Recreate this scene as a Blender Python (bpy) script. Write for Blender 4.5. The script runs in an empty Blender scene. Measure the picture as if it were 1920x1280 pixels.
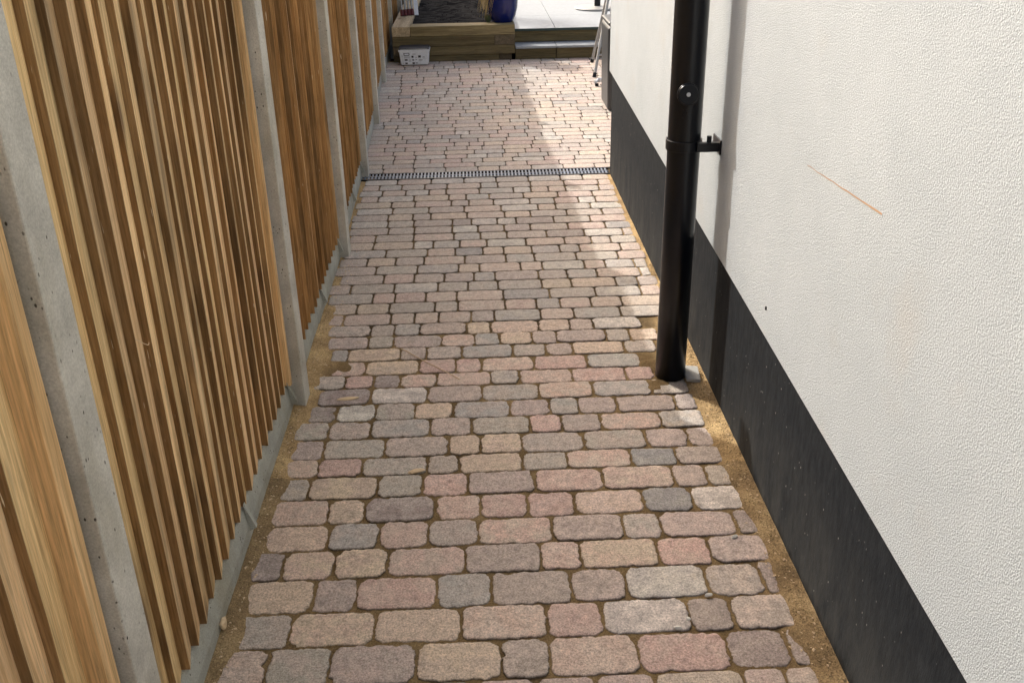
import bpy, bmesh, math, random
from mathutils import Vector, Matrix, noise
R = math.radians
C = bpy.context.scene.collection
sc = bpy.context.scene

# ------------------------------------------------------------------ camera, sky, sun, exposure
cam_data = bpy.data.cameras.new('camera')
cam_data.sensor_width = 36.0
cam_data.lens = 1820.66 / 1920 * 36
cam_data.clip_start = 0.02
cam_data.clip_end = 500
cam = bpy.data.objects.new('camera', cam_data)
C.objects.link(cam)
rot = Matrix(((0.9990571, 0.0333737, -0.0277678), (-0.0395304, 0.4348344, -0.8996424), (-0.01795, 0.8998918, 0.4357437)))
cam.matrix_world = Matrix.Translation((0, 0, 1.6)) @ rot.to_4x4()
sc.camera = cam

SUN_EL, SUN_AZ = 36.0, -36.7          # azimuth measured from +Y towards +X
w = bpy.data.worlds.new('World'); sc.world = w; w.use_nodes = True
nt = w.node_tree
sky = nt.nodes.new('ShaderNodeTexSky'); sky.sky_type = 'NISHITA'; sky.sun_disc = False
sky.sun_elevation = R(SUN_EL); sky.sun_rotation = R(SUN_AZ)
sky.air_density = 1.0; sky.dust_density = 10.0; sky.ozone_density = 0.6
bg = nt.nodes['Background']; bg.inputs['Strength'].default_value = 0.15
nt.links.new(sky.outputs['Color'], bg.inputs['Color'])
sl = bpy.data.lights.new('sun', 'SUN'); sl.energy = 2.35; sl.angle = R(0.5); sl.color = (1.0, 0.965, 0.91)
so = bpy.data.objects.new('sun', sl); C.objects.link(so)
sd = Vector((math.sin(R(SUN_AZ)) * math.cos(R(SUN_EL)), math.cos(R(SUN_AZ)) * math.cos(R(SUN_EL)), math.sin(R(SUN_EL))))
so.rotation_euler = sd.to_track_quat('Z', 'Y').to_euler()
sc.view_settings.view_transform = 'Standard'; sc.view_settings.look = 'None'
sc.view_settings.exposure = 0.92; sc.view_settings.gamma = 1.0

rnd = random.Random(7)

# ------------------------------------------------------------------ helpers
class MB:
    """collects geometry with a per-vertex tint, builds ONE mesh object"""
    def __init__(s): s.v = []; s.f = []; s.c = []; s.d = []
    def add(s, vs, fs, col=(1, 1, 1), col2=None):
        o = len(s.v); s.v += [tuple(p) for p in vs]; s.f += [tuple(i + o for i in f) for f in fs]
        s.c += [tuple(col)] * len(vs); s.d += [tuple(col2 or col)] * len(vs)
    def box(s, x0, x1, y0, y1, z0, z1, col=(1, 1, 1)):
        vs = [(x, y, z) for x in (x0, x1) for y in (y0, y1) for z in (z0, z1)]
        s.add(vs, [(0, 1, 3, 2), (4, 6, 7, 5), (0, 4, 5, 1), (2, 3, 7, 6), (0, 2, 6, 4), (1, 5, 7, 3)], col)
    def tube(s, pts, r, n=12, col=(1, 1, 1), caps=True, taper=None):
        pts = [Vector(p) for p in pts]; o = []; fs = []
        for i, p in enumerate(pts):
            t = (pts[min(i + 1, len(pts) - 1)] - pts[max(i - 1, 0)]).normalized()
            a = t.orthogonal().normalized() if abs(t.z) < .99 else Vector((1, 0, 0)); b = t.cross(a).normalized(); a = b.cross(t).normalized()
            rr = r if taper is None else r * taper[i]
            o += [p + (a * math.cos(k * 2 * math.pi / n) + b * math.sin(k * 2 * math.pi / n)) * rr for k in range(n)]
        for i in range(len(pts) - 1):
            for k in range(n):
                k2 = (k + 1) % n; fs.append((i * n + k, i * n + k2, (i + 1) * n + k2, (i + 1) * n + k))
        if caps: fs += [tuple(range(n))[::-1], tuple(range((len(pts) - 1) * n, len(pts) * n))]
        s.add(o, fs, col)
    def lathe(s, prof, cx, cy, n=40, col=(1, 1, 1)):
        vs = []; fs = []
        for r_, z in prof: vs += [(cx + r_ * math.cos(k * 2 * math.pi / n), cy + r_ * math.sin(k * 2 * math.pi / n), z) for k in range(n)]
        for i in range(len(prof) - 1):
            for k in range(n):
                k2 = (k + 1) % n; fs.append((i * n + k, i * n + k2, (i + 1) * n + k2, (i + 1) * n + k))
        s.add(vs, fs, col)
    def build(s, name, mat, parent=None, smooth=False, bevel=0, seg=2):
        me = bpy.data.meshes.new(name); me.from_pydata(s.v, [], s.f)
        for nm, arr in (('tint', s.c), ('tint2', s.d)):
            a = me.color_attributes.new(nm, 'FLOAT_COLOR', 'POINT')
            a.data.foreach_set('color', [q for c in arr for q in (c[0], c[1], c[2], 1)])
        bm = bmesh.new(); bm.from_mesh(me); bmesh.ops.recalc_face_normals(bm, faces=bm.faces); bm.to_mesh(me); bm.free()
        me.materials.append(mat)
        if smooth: me.polygons.foreach_set('use_smooth', [True] * len(me.polygons))
        o = bpy.data.objects.new(name, me); C.objects.link(o)
        if bevel:
            m = o.modifiers.new('bevel', 'BEVEL'); m.width = bevel; m.segments = seg; m.limit_method = 'ANGLE'; m.angle_limit = R(40)
        if parent:
            o.parent = parent; o.matrix_parent_inverse = Matrix.Translation(-parent.location)
        return o
def tag(o, label=None, cat=None, group=None, kind=None):
    for k, v in (('label', label), ('category', cat), ('group', group), ('kind', kind)):
        if v: o[k] = v
    return o
def empty(name, loc, label, cat, group=None):
    o = bpy.data.objects.new(name, None); o.location = loc; o.empty_display_size = .1; C.objects.link(o)
    return tag(o, label, cat, group)

# ---- materials
def mat(name):
    m = bpy.data.materials.new(name); m.use_nodes = True; t = m.node_tree; b = t.nodes['Principled BSDF']
    return m, t, b
def N(t, kind, **kw):
    n = t.nodes.new(kind)
    for k, v in kw.items():
        if k.startswith('_'): setattr(n, k[1:], v)
        else: n.inputs[k].default_value = v
    return n
def L(t, a, b): t.links.new(a, b)
def coords(t, scale=(1, 1, 1), loc=(0, 0, 0)):
    tc = t.nodes.new('ShaderNodeTexCoord'); mp = t.nodes.new('ShaderNodeMapping')
    mp.inputs['Scale'].default_value = scale; mp.inputs['Location'].default_value = loc
    L(t, tc.outputs['Object'], mp.inputs['Vector']); return mp.outputs['Vector']
def noi(t, vec, scale, detail=4, rough=.55, dist=0):
    n = N(t, 'ShaderNodeTexNoise', Scale=scale, Detail=detail, Roughness=rough, Distortion=dist)
    L(t, vec, n.inputs['Vector']); return n.outputs['Fac']
def ramp(t, fac, stops, interp='LINEAR'):
    r = t.nodes.new('ShaderNodeValToRGB'); r.color_ramp.interpolation = interp
    e = r.color_ramp.elements
    while len(e) < len(stops): e.new(.5)
    for i, (p, c) in enumerate(stops):
        e[i].position = p; e[i].color = (c, c, c, 1) if not isinstance(c, (tuple, list)) else (*c, 1)
    L(t, fac, r.inputs['Fac']); return r.outputs['Color']
def mix(t, mode, fac, a, b):
    m = t.nodes.new('ShaderNodeMix'); m.data_type = 'RGBA'; m.blend_type = mode
    for sock, v in ((m.inputs[0], fac), (m.inputs[6], a), (m.inputs[7], b)):
        if isinstance(v, (int, float)): sock.default_value = v
        elif isinstance(v, (tuple, list)): sock.default_value = (*v, 1)
        else: L(t, v, sock)
    return m.outputs[2]
def bump(t, b, h, strength, dist, prev=None):
    n = N(t, 'ShaderNodeBump', Strength=strength, Distance=dist); L(t, h, n.inputs['Height'])
    if prev: L(t, prev, n.inputs['Normal'])
    L(t, n.outputs['Normal'], b.inputs['Normal']); return n.outputs['Normal']
def attr(t, nm):
    n = t.nodes.new('ShaderNodeAttribute'); n.attribute_name = nm; return n.outputs['Color']
def plain(name, col, rough=.6, metal=0, spec=.5):
    m, t, b = mat(name); b.inputs['Base Color'].default_value = (*col, 1); b.inputs['Roughness'].default_value = rough
    b.inputs['Metallic'].default_value = metal; b.inputs['Specular IOR Level'].default_value = spec
    v = coords(t); c = mix(t, 'MULTIPLY', .35, (*col,), ramp(t, noi(t, v, 35, 5), [(.3, .6), (.7, 1.15)])); L(t, c, b.inputs['Base Color'])
    return m

def paver_material():
    m, t, b = mat('tumbled_paver'); v = coords(t)
    f = ramp(t, noi(t, v, 15, 4, .6), [(.42, 0), (.58, 1)])
    c = mix(t, 'MIX', f, attr(t, 'tint'), attr(t, 'tint2'))
    c = mix(t, 'MULTIPLY', .8, c, ramp(t, noi(t, v, 45, 6, .7), [(.28, .60), (.5, 1.0), (.72, 1.32)]))
    c = mix(t, 'MULTIPLY', 1.0, c, ramp(t, noi(t, v, 190, 5, .9), [(.33, .36), (.5, 1.0), (.68, 1.62)]))
    sp = N(t, 'ShaderNodeTexVoronoi', Scale=260.0); L(t, v, sp.inputs['Vector'])
    spots = ramp(t, sp.outputs['Distance'], [(.08, 1), (.2, 0)])
    gate = ramp(t, noi(t, v, 60, 2), [(.48, 0), (.58, 1)])
    k = mix(t, 'MULTIPLY', 1.0, spots, gate); c = mix(t, 'MIX', k, c, (.06, .05, .04))
    gate2 = ramp(t, noi(t, coords(t, loc=(4, 3, 1)), 75, 2), [(.50, 0), (.60, 1)])
    k = mix(t, 'MULTIPLY', 1.0, spots, gate2); c = mix(t, 'MIX', k, c, (.75, .68, .6))
    # sand left on the faces
    du = ramp(t, noi(t, coords(t, loc=(9, 2, 3)), 8, 6, .75), [(.60, 0), (.74, .38)])
    c = mix(t, 'MIX', du, c, (.42, .30, .16))
    L(t, c, b.inputs['Base Color']); b.inputs['Roughness'].default_value = .88; b.inputs['Specular IOR Level'].default_value = .3
    n1 = bump(t, b, noi(t, v, 70, 6, .75), .6, .007); bump(t, b, noi(t, v, 320, 4, .8), .7, .0025, n1)
    return m
def sand_material():
    m, t, b = mat('jointing_sand'); v = coords(t)
    c = ramp(t, noi(t, v, 7, 6, .7), [(.3, (.20, .150, .090)), (.48, (.34, .255, .145)), (.7, (.52, .41, .24))])
    c = mix(t, 'MULTIPLY', .9, c, ramp(t, noi(t, v, 230, 5, .85), [(.34, .30), (.5, .92), (.68, 1.6)]))
    c = mix(t, 'MULTIPLY', 1.0, c, attr(t, 'tint'))
    L(t, c, b.inputs['Base Color']); b.inputs['Roughness'].default_value = .95; b.inputs['Specular IOR Level'].default_value = .1
    n1 = bump(t, b, noi(t, v, 110, 5, .75), .8, .006); bump(t, b, noi(t, v, 600, 3, .7), .6, .002, n1)
    return m
def render_material():
    m, t, b = mat('white_render'); v = coords(t)
    c = ramp(t, noi(t, v, 1.7, 7, .7), [(.35, (.395, .43, .455)), (.65, (.445, .48, .505))])
    c = mix(t, 'MIX', ramp(t, noi(t, coords(t, loc=(3, 1, 7)), 3.4, 4), [(.56, 0), (.74, .30)]), c, (.43, .39, .34))
    L(t, c, b.inputs['Base Color']); b.inputs['Roughness'].default_value = .92; b.inputs['Specular IOR Level'].default_value = .15
    vb = N(t, 'ShaderNodeTexVoronoi', Scale=250.0, _feature='SMOOTH_F1'); vb.inputs['Smoothness'].default_value = .35; L(t, v, vb.inputs['Vector'])
    g1 = mix(t, 'MIX', .5, ramp(t, noi(t, v, 210, 5, .75), [(.30, 0), (.70, 1)]), ramp(t, vb.outputs['Distance'], [(.05, 1), (.60, 0)])); g2 = noi(t, v, 420, 3, .7)
    c2 = mix(t, 'MULTIPLY', .55, c, ramp(t, g1, [(0, .84), (1, 1.08)])); L(t, c2, b.inputs['Base Color'])
    n1 = bump(t, b, g1, .62, .0030); bump(t, b, g2, .55, .0012, n1)
    return m
def plinth_material():
    m, t, b = mat('charcoal_plinth'); v = coords(t, (1, 1, .3))
    c = ramp(t, noi(t, v, 60, 5, .7), [(.3, (.009, .0105, .013)), (.7, (.021, .0235, .027))])
    vo = coords(t)
    # pale sand dust that has splashed on to the foot of the band, thinning upwards
    tc = t.nodes.new('ShaderNodeSeparateXYZ'); L(t, vo, tc.inputs[0])
    mr = N(t, 'ShaderNodeMapRange'); L(t, tc.outputs['Z'], mr.inputs['Value']); mr.inputs['From Min'].default_value = 0.0; mr.inputs['From Max'].default_value = .34
    mr.inputs['To Min'].default_value = .30; mr.inputs['To Max'].default_value = .0
    du = mix(t, 'MULTIPLY', 1.0, mr.outputs[0], ramp(t, noi(t, coords(t, (1, 1, .35)), 9, 6, .75), [(.32, 0), (.7, 1)]))
    c = mix(t, 'MIX', du, c, (.15, .145, .13))
    sp = N(t, 'ShaderNodeTexVoronoi', Scale=70.0); L(t, coords(t, (1, 1, .5)), sp.inputs['Vector'])
    k = mix(t, 'MULTIPLY', 1.0, ramp(t, sp.outputs['Distance'], [(.05, 1), (.13, 0)]), ramp(t, noi(t, vo, 22, 2), [(.55, 0), (.64, .8)]))
    c = mix(t, 'MIX', k, c, (.36, .35, .33))
    L(t, c, b.inputs['Base Color']); b.inputs['Roughness'].default_value = .95; b.inputs['Specular IOR Level'].default_value = .08
    bump(t, b, noi(t, v, 220, 4, .7), .5, .0015)
    return m
def concrete_material(name, base, green=.0):
    m, t, b = mat(name); v = coords(t)
    a = tuple(x * .78 for x in base); z = tuple(x * 1.15 for x in base)
    c = ramp(t, noi(t, v, 9, 6, .65), [(.32, a), (.68, z)])
    c = mix(t, 'MIX', ramp(t, noi(t, coords(t, (1, 1, .35), (5, 5, 5)), 7, 4), [(.5, 0), (.72, .5)]), c, (.30, .27, .185))
    c = mix(t, 'MULTIPLY', .6, c, ramp(t, noi(t, v, 260, 3, .7), [(.3, .65), (.7, 1.25)]))
    sp = N(t, 'ShaderNodeTexVoronoi', Scale=85.0); L(t, coords(t, (1, 1, .6)), sp.inputs['Vector'])
    k = mix(t, 'MULTIPLY', 1.0, ramp(t, sp.outputs['Distance'], [(.12, 1), (.2, 0)]), ramp(t, noi(t, v, 30, 2), [(.50, 0), (.60, 1)]))
    c = mix(t, 'MIX', k, c, (.075, .068, .055))
    L(t, c, b.inputs['Base Color']); b.inputs['Roughness'].default_value = .9; b.inputs['Specular IOR Level'].default_value = .2
    n1 = bump(t, b, noi(t, v, 90, 5, .7), .35, .003)
    inv = ramp(t, k, [(0, 1), (1, 0)]); bump(t, b, inv, .6, .002, n1)
    return m
def wood_material(name, dark, light, grain=(28, 28, 1.3), axis_knot=(7, 7, 2.4), rough=.75):
    m, t, b = mat(name)
    tc = t.nodes.new('ShaderNodeTexCoord'); sep = t.nodes.new('ShaderNodeSeparateColor'); L(t, attr(t, 'tint2'), sep.inputs[0])
    off = t.nodes.new('ShaderNodeCombineXYZ')
    for i, k in enumerate('XYZ'): L(t, sep.outputs[i], off.inputs[k])
    ad = t.nodes.new('ShaderNodeVectorMath'); ad.operation = 'MULTIPLY_ADD'; ad.inputs[1].default_value = (9, 9, 9)
    L(t, off.outputs[0], ad.inputs[0]); L(t, tc.outputs['Object'], ad.inputs[2])
    def mp(s):
        q = t.nodes.new('ShaderNodeMapping'); q.inputs['Scale'].default_value = s; L(t, ad.outputs[0], q.inputs['Vector']); return q.outputs['Vector']
    g = noi(t, mp(grain), 1.6, 7, .62, .5)
    c = ramp(t, g, [(.30, dark), (.5, tuple((a + b_) / 2 for a, b_ in zip(dark, light))), (.68, light)])
    fine = noi(t, mp((grain[0] * 9, grain[1] * 9, grain[2] * 7)), 1.0, 5, .75)
    c = mix(t, 'MULTIPLY', .9, c, ramp(t, fine, [(.3, .52), (.5, 1), (.7, 1.32)]))
    kn = N(t, 'ShaderNodeTexVoronoi', Scale=1.0); kn.inputs['Randomness'].default_value = 1; L(t, mp(axis_knot), kn.inputs['Vector'])
    kk = ramp(t, kn.outputs['Distance'], [(.05, 1), (.19, 0)])
    kk = mix(t, 'MULTIPLY', 1.0, kk, ramp(t, noi(t, mp((1.7, 1.7, 1.1)), 1.0, 1), [(.46, 0), (.52, .8)]))
    c = mix(t, 'MIX', kk, c, (.12, .06, .03))
    c = mix(t, 'MULTIPLY', 1.0, c, attr(t, 'tint'))
    if name.startswith('feather'):
        smg = ramp(t, noi(t, mp((5, 5, .9)), 1.0, 4, .7), [(.36, .45), (.5, 1.0), (.66, 1.15)]); c = mix(t, 'MULTIPLY', .9, c, smg)
        fl = ramp(t, noi(t, mp((230, 230, 14)), 1.0, 2, .5), [(.735, 0), (.77, 1)]); c = mix(t, 'MIX', fl, c, (.80, .70, .52))
    L(t, c, b.inputs['Base Color']); b.inputs['Roughness'].default_value = rough; b.inputs['Specular IOR Level'].default_value = .25
    bump(t, b, fine, .55, .0022)
    return m
M_paver = paver_material(); M_sand = sand_material(); M_render = render_material(); M_plinth = plinth_material()
M_post = concrete_material('post_concrete', (.56, .545, .495)); M_gravel = concrete_material('gravel_board_concrete', (.40, .41, .37))
M_board = wood_material('featheredge_pine', (.50, .31, .135), (.88, .66, .38))
M_batten = wood_material('batten_pine', (.52, .34, .16), (.82, .60, .34), (22, 22, .8), (5, 5, 1.2))
M_sleeper = wood_material('sleeper_pine', (.09, .07, .035), (.19, .155, .085), (1.0, 22, 22), (1.7, 6, 6))
M_sleeper_side = wood_material('sleeper_pine_long', (.20, .16, .10), (.42, .34, .24), (22, 1.0, 22), (6, 1.7, 6))
M_black = plain('black_plastic', (.0035, .005, .009), .28, 0, .38)
M_zinc = plain('zinc', (.55, .56, .58), .35, .9)
M_alu = plain('brushed_aluminium', (.36, .36, .35), .5, .5)
M_grate = plain('grey_grating', (.17, .20, .25), .4, .3)
M_dark = plain('drain_dark', (.008, .008, .010), .8)
M_white_pl = plain('white_plastic', (.74, .77, .82), .45)
M_lid = plain('dark_navy_plastic', (.012, .018, .035), .45)
M_red = plain('dark_red_rubber', (.09, .012, .015), .6)
M_print = plain('black_print', (.015, .015, .02), .6)
M_printg = plain('grey_print', (.20, .21, .24), .6)
M_porcelain = plain('pale_porcelain', (.30, .325, .345), .55, 0, .4)
M_edge = plain('dark_green_edge', (.02, .045, .04), .5)
M_pot = plain('cobalt_glaze', (.002, .009, .11), .12, 0, .45)
M_straw = plain('dry_straw', (.50, .36, .13), .8)
M_green = plain('grey_green_leaf', (.07, .10, .05), .7)
M_soil = plain('dark_compost', (.008, .008, .0095), .95, 0, .1)
M_chip = plain('pale_wood_chip', (.68, .52, .33), .8)
M_stone = plain('white_stone', (.7, .68, .62), .7)
M_slate = plain('grey_stone', (.36, .36, .34), .8)
M_bin = plain('dark_grey_plastic', (.045, .048, .052), .4)
M_scratch = plain('orange_scratch', (.42, .25, .13), .8)

# ------------------------------------------------------------------ layout
FX = [(-3, -.585), (0, -.60), (2.87, -.605), (4.28, -.618), (5.6, -.65), (6.92, -.695), (8.45, -.765), (9.95, -.80), (30, -1.1)]
def xf(y):                                    # front line of the fence posts
    for (a, p), (b, q) in zip(FX, FX[1:]):
        if y <= b: return p + (q - p) * (y - a) / (b - a)
def ztop(y): return .425 + .036 * (y - 1.13)   # lower edge of the white render
WALLX, PLX, CORNER = .747, .762, 5.53

# ---- ground
g = MB(); g.add([(-40, -40, -.06), (40, -40, -.06), (40, 60, -.06), (-40, 60, -.06)], [(0, 1, 2, 3)])
tag(g.build('ground', M_soil), kind='structure')

# ---- bedding and jointing sand: a finely undulating sheet, heaped a little along fence and wall
def sand_z(x, y):
    n = noise.noise((x * 22, y * 22, 1.3)); n2 = noise.noise((x * 7, y * 7, 5.1)); n3 = noise.noise((x * 70, y * 70, 8.1)) - (1.6 if y > 3.4 else 0)
    z = -.0056 + .0020 * n2 + .0020 * n + .0012 * n3
    dl = x - (xf(y) - .045)
    dr = PLX - x if y < CORNER else 9
    k_ = 1 if y < 3.5 else .3; e = max(0, 1 - dl / (.075 + .03 * n2)); z += .013 * k_ * e ** .8 if e > 0 else 0
    e = max(0, 1 - dr / (.085 + .035 * noise.noise((x * 3, y * 5, 9)))); z += .0125 * (1 if y < 3.3 else .45) * min(1, e * 1.6)
    if 3.0 < y < 3.7:                                     # spill of sand beside the second bay
        q = max(0, 1 - (x - xf(y)) / (.10 + .06 * noise.noise((2, y * 4, 1)))); z += .006 * q
    for px, py, r_ in ((.60, 2.92, .08), (.60, 3.08, .07), (-.54, 3.14, .09)):
        d = math.hypot(x - px, (y - py) * 1.4) / r_
        if d < 1: z += .012 * (1 - d) * (1 + n)
    return z
s = MB(); dx = .011; x0, x1 = -.72, .77; ny = int((5.5 - .9) / dx); nx = int((x1 - x0) / dx)
vs = [(x0 + i * dx, .9 + j * dx, sand_z(x0 + i * dx, .9 + j * dx)) for j in range(ny + 1) for i in range(nx + 1)]
fs = [(j * (nx + 1) + i, j * (nx + 1) + i + 1, (j + 1) * (nx + 1) + i + 1, (j + 1) * (nx + 1) + i) for j in range(ny) for i in range(nx)]
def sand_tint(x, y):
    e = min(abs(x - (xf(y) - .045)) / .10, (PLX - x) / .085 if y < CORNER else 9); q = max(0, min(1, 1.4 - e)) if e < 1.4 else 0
    q = min(1, q + max(0, noise.noise((x * 9, y * 9, 2.7)) - .25)); lo = (.58, .53, .46) if y < 3.4 else (.40, .37, .34); hi = (1.3, 1.2, 1.06) if y > 2.42 else (.88, .83, .78)  # edge sand: sunlit patch painted in as brighter tint, nearer shade as darker
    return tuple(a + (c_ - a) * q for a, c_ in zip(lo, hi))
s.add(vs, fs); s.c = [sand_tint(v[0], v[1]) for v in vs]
s.add([(-.75, -4, -.008), (.77, -4, -.008), (.77, .9, -.008), (-.75, .9, -.008)], [(0, 1, 2, 3)])
dx = .03; ny = int((9.5 - 5.52) / dx); nx = int((2.6 + .9) / dx)
vs = [(-.9 + i * dx, 5.52 + j * dx, sand_z(-.9 + i * dx, 5.52 + j * dx) - .0035) for j in range(ny + 1) for i in range(nx + 1)]
fs = [(j * (nx + 1) + i, j * (nx + 1) + i + 1, (j + 1) * (nx + 1) + i + 1, (j + 1) * (nx + 1) + i) for j in range(ny) for i in range(nx)]
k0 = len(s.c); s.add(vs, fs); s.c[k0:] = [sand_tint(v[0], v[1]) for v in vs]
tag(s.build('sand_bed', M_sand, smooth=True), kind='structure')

# ---- tumbled block paving
PAL = {'P': ((.52, .37, .30), (.50, .40, .33)), 'G': ((.37, .34, .30), (.42, .36, .31)), 'T': ((.55, .43, .31), (.50, .38, .29)),
       'M': ((.37, .305, .275), (.43, .35, .31)), 'R': ((.48, .31, .27), (.50, .36, .31)), 'B': ((.33, .33, .32), (.40, .36, .33)),
       'L': ((.56, .53, .48), (.40, .38, .36)), 'D': ((.26, .21, .20), (.33, .28, .26)), 'S': ((.22, .23, .25), (.30, .29, .29))}
def jit(c, k=.06):
    f = 1 + rnd.uniform(-k, k); return tuple(max(.02, x * f * (1 + rnd.uniform(-.03, .03))) for x in c)
def soft(c):
    g_ = sum(c) / 3; t_ = (.45, .385, .33)
    return tuple((x * .62 + g_ * .20 + q * .18) * k_ for x, q, k_ in zip(c, t_, (1.19, 1.155, 1.12)))
def brick(mb, xa, xb, ya, yb, code, n=40):
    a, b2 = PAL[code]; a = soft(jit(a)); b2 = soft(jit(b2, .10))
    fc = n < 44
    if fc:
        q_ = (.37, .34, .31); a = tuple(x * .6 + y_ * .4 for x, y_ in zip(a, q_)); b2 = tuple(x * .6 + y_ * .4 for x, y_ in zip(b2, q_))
    cx, cy = (xa + xb) / 2, (ya + yb) / 2; hx, hy = (xb - xa) / 2, (yb - ya) / 2
    rr = min(hx, hy) * (rnd.uniform(.24, .38) if fc else rnd.uniform(.32, .52)); sx, sy = rnd.uniform(0, 99), rnd.uniform(0, 99)
    th = rnd.uniform(-.012, .012) * (.4 if n < 44 else 1); dz = rnd.uniform(-.0022, .0018); tx, ty = rnd.uniform(-.012, .012), rnd.uniform(-.018, .018)
    per = []
    L1, L2, L3 = 2 * (hx - rr), 2 * (hy - rr), math.pi * rr / 2
    tot = 2 * L1 + 2 * L2 + 4 * L3
    for k in range(n):
        d = tot * k / n; q = 0
        segs = [('l', (-(hx - rr), -hy), (1, 0), L1), ('a', (hx - rr, -(hy - rr)), -90, L3), ('l', (hx, -(hy - rr)), (0, 1), L2), ('a', (hx - rr, hy - rr), 0, L3),
                ('l', (hx - rr, hy), (-1, 0), L1), ('a', (-(hx - rr), hy - rr), 90, L3), ('l', (-hx, hy - rr), (0, -1), L2), ('a', (-(hx - rr), -(hy - rr)), 180, L3)]
        for sg in segs:
            if d <= sg[3] + 1e-9:
                if sg[0] == 'l': p = (sg[1][0] + sg[2][0] * d, sg[1][1] + sg[2][1] * d)
                else:
                    an = R(sg[2]) + d / rr; p = (sg[1][0] + rr * math.cos(an), sg[1][1] + rr * math.sin(an))
                break
            d -= sg[3]
        per.append(p)
    vs = []
    def ring(ins, z, amp):
        for (px, py) in per:
            l = math.hypot(px, py); ux, uy = px / hx, py / hy
            w_ = noise.noise((px * 45 + sx, py * 45 + sy, 0)) * amp + noise.noise((px * 150 + sx, py * 150 + sy, 4)) * amp * .8 - max(0, noise.noise((px * 28 + sx, py * 28 + sy, 9)) - .35) * .016 * (amp > .002)
            fx = (hx - ins + w_) / hx; fy = (hy - ins + w_) / hy
            qx, qy = px * fx, py * fy
            vs.append((cx + qx * math.cos(th) - qy * math.sin(th), cy + qx * math.sin(th) + qy * math.cos(th), z + dz + tx * qx + ty * qy))
    am = .5 if fc else 1.0; th *= 1
    if fc: dz *= .3; tx *= .3; ty *= .3
    ring(-.001, -.028, .0016); ring(-.0006, -.0060, .0040 * am); ring(.0002, -.0018, .0044 * am); ring(.0022, -.0004, .0040 * am); ring(.010, .0001, .0020)
    fs = []
    for r_ in range(4):
        for k in range(n):
            k2 = (k + 1) % n; fs.append((r_ * n + k, r_ * n + k2, (r_ + 1) * n + k2, (r_ + 1) * n + k))
    vs.append((cx, cy, dz + .0006)); fs += [(4 * n + k, 4 * n + (k + 1) % n, 5 * n) for k in range(n)]
    k0 = len(mb.v); mb.add(vs, fs, a, b2)
    rim_tint = (.115, .088, .062)                            # darker brown tint round the sides and lower rim of each block
    for q in range(n * 2):
        mb.c[k0 + q] = rim_tint; mb.d[k0 + q] = rim_tint
    for q in range(n * 2, n * 3):
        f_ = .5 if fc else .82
        mb.c[k0 + q] = tuple(x * f_ + d_ * (1 - f_) for x, d_ in zip(a, rim_tint)); mb.d[k0 + q] = tuple(x * f_ + d_ * (1 - f_) for x, d_ in zip(b2, rim_tint))
ROWS=[
 (1.603,1.726,[-0.619,-0.517,-0.375,-0.18,0.014,0.122,0.324,0.53,0.667,0.743],"PGMTMPRDD"),
 (1.726,1.844,[-0.619,-0.482,-0.282,-0.077,0.124,0.258,0.465,0.567,0.729],"GTTPRLDM"),
 (1.844,1.966,[-0.614,-0.443,-0.338,-0.139,-0.004,0.193,0.33,0.533,0.672,0.731],"TMRBMMLGD"),
 (1.966,2.082,[-0.62,-0.539,-0.408,-0.27,-0.07,0.126,0.23,0.432,0.568,0.727],"DTTPMPTRM"),
 (2.082,2.197,[-0.607,-0.438,-0.302,-0.17,-0.035,0.163,0.358,0.46,0.663,0.723],"TBPGPMGMD"),
 (2.197,2.314,[-0.616,-0.453,-0.352,-0.155,-0.028,0.104,0.236,0.429,0.569,0.729],"PTDPRRPSL"),
 (2.314,2.427,[-0.621,-0.523,-0.326,-0.196,-0.064,0.132,0.33,0.536,0.636,0.71],"GTGRMRPMG"),
 (2.427,2.527,[-0.612,-0.512,-0.381,-0.186,-0.09,0.101,0.235,0.429,0.567,0.706],"PRGGTGPSM"),
 (2.527,2.64,[-0.617,-0.51,-0.321,-0.124,-0.025,0.103,0.297,0.492,0.623,0.714],"MGMTTGGMM"),
 (2.64,2.75,[-0.629,-0.51,-0.374,-0.186,-0.052,0.136,0.238,0.364,0.559,0.7],"GGBMGRMPB"),
 (2.75,2.859,[-0.592,-0.498,-0.37,-0.239,-0.112,0.075,0.206,0.302,0.432,0.625,0.698],"DLGTBMBMMD"),
 (2.859,2.971,[-0.576,-0.395,-0.203,-0.016,0.178,0.363,0.565,0.692],"DLMGPBG"),
 (2.971,3.071,[-0.613,-0.493,-0.396,-0.301,-0.172,0.016,0.117,0.302,0.492,0.594],"GRDPPGPRR"),
 (3.071,3.181,[-0.562,-0.432,-0.24,-0.109,-0.015,0.174,0.366,0.56],"PTRRPRB"),
 (3.181,3.283,[-0.57,-0.509,-0.314,-0.217,-0.087,0.101,0.226,0.326,0.515,0.635],"BTMGBGMTG"),
 (3.283,3.389,[-0.623,-0.442,-0.347,-0.165,-0.039,0.056,0.179,0.272,0.462,0.554,0.665],"MGMPBTMMGT"),
 (3.389,3.496,[-0.611,-0.443,-0.35,-0.253,-0.07,0.024,0.21,0.333,0.425,0.614],"GGBMTPPML"),
]

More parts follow.
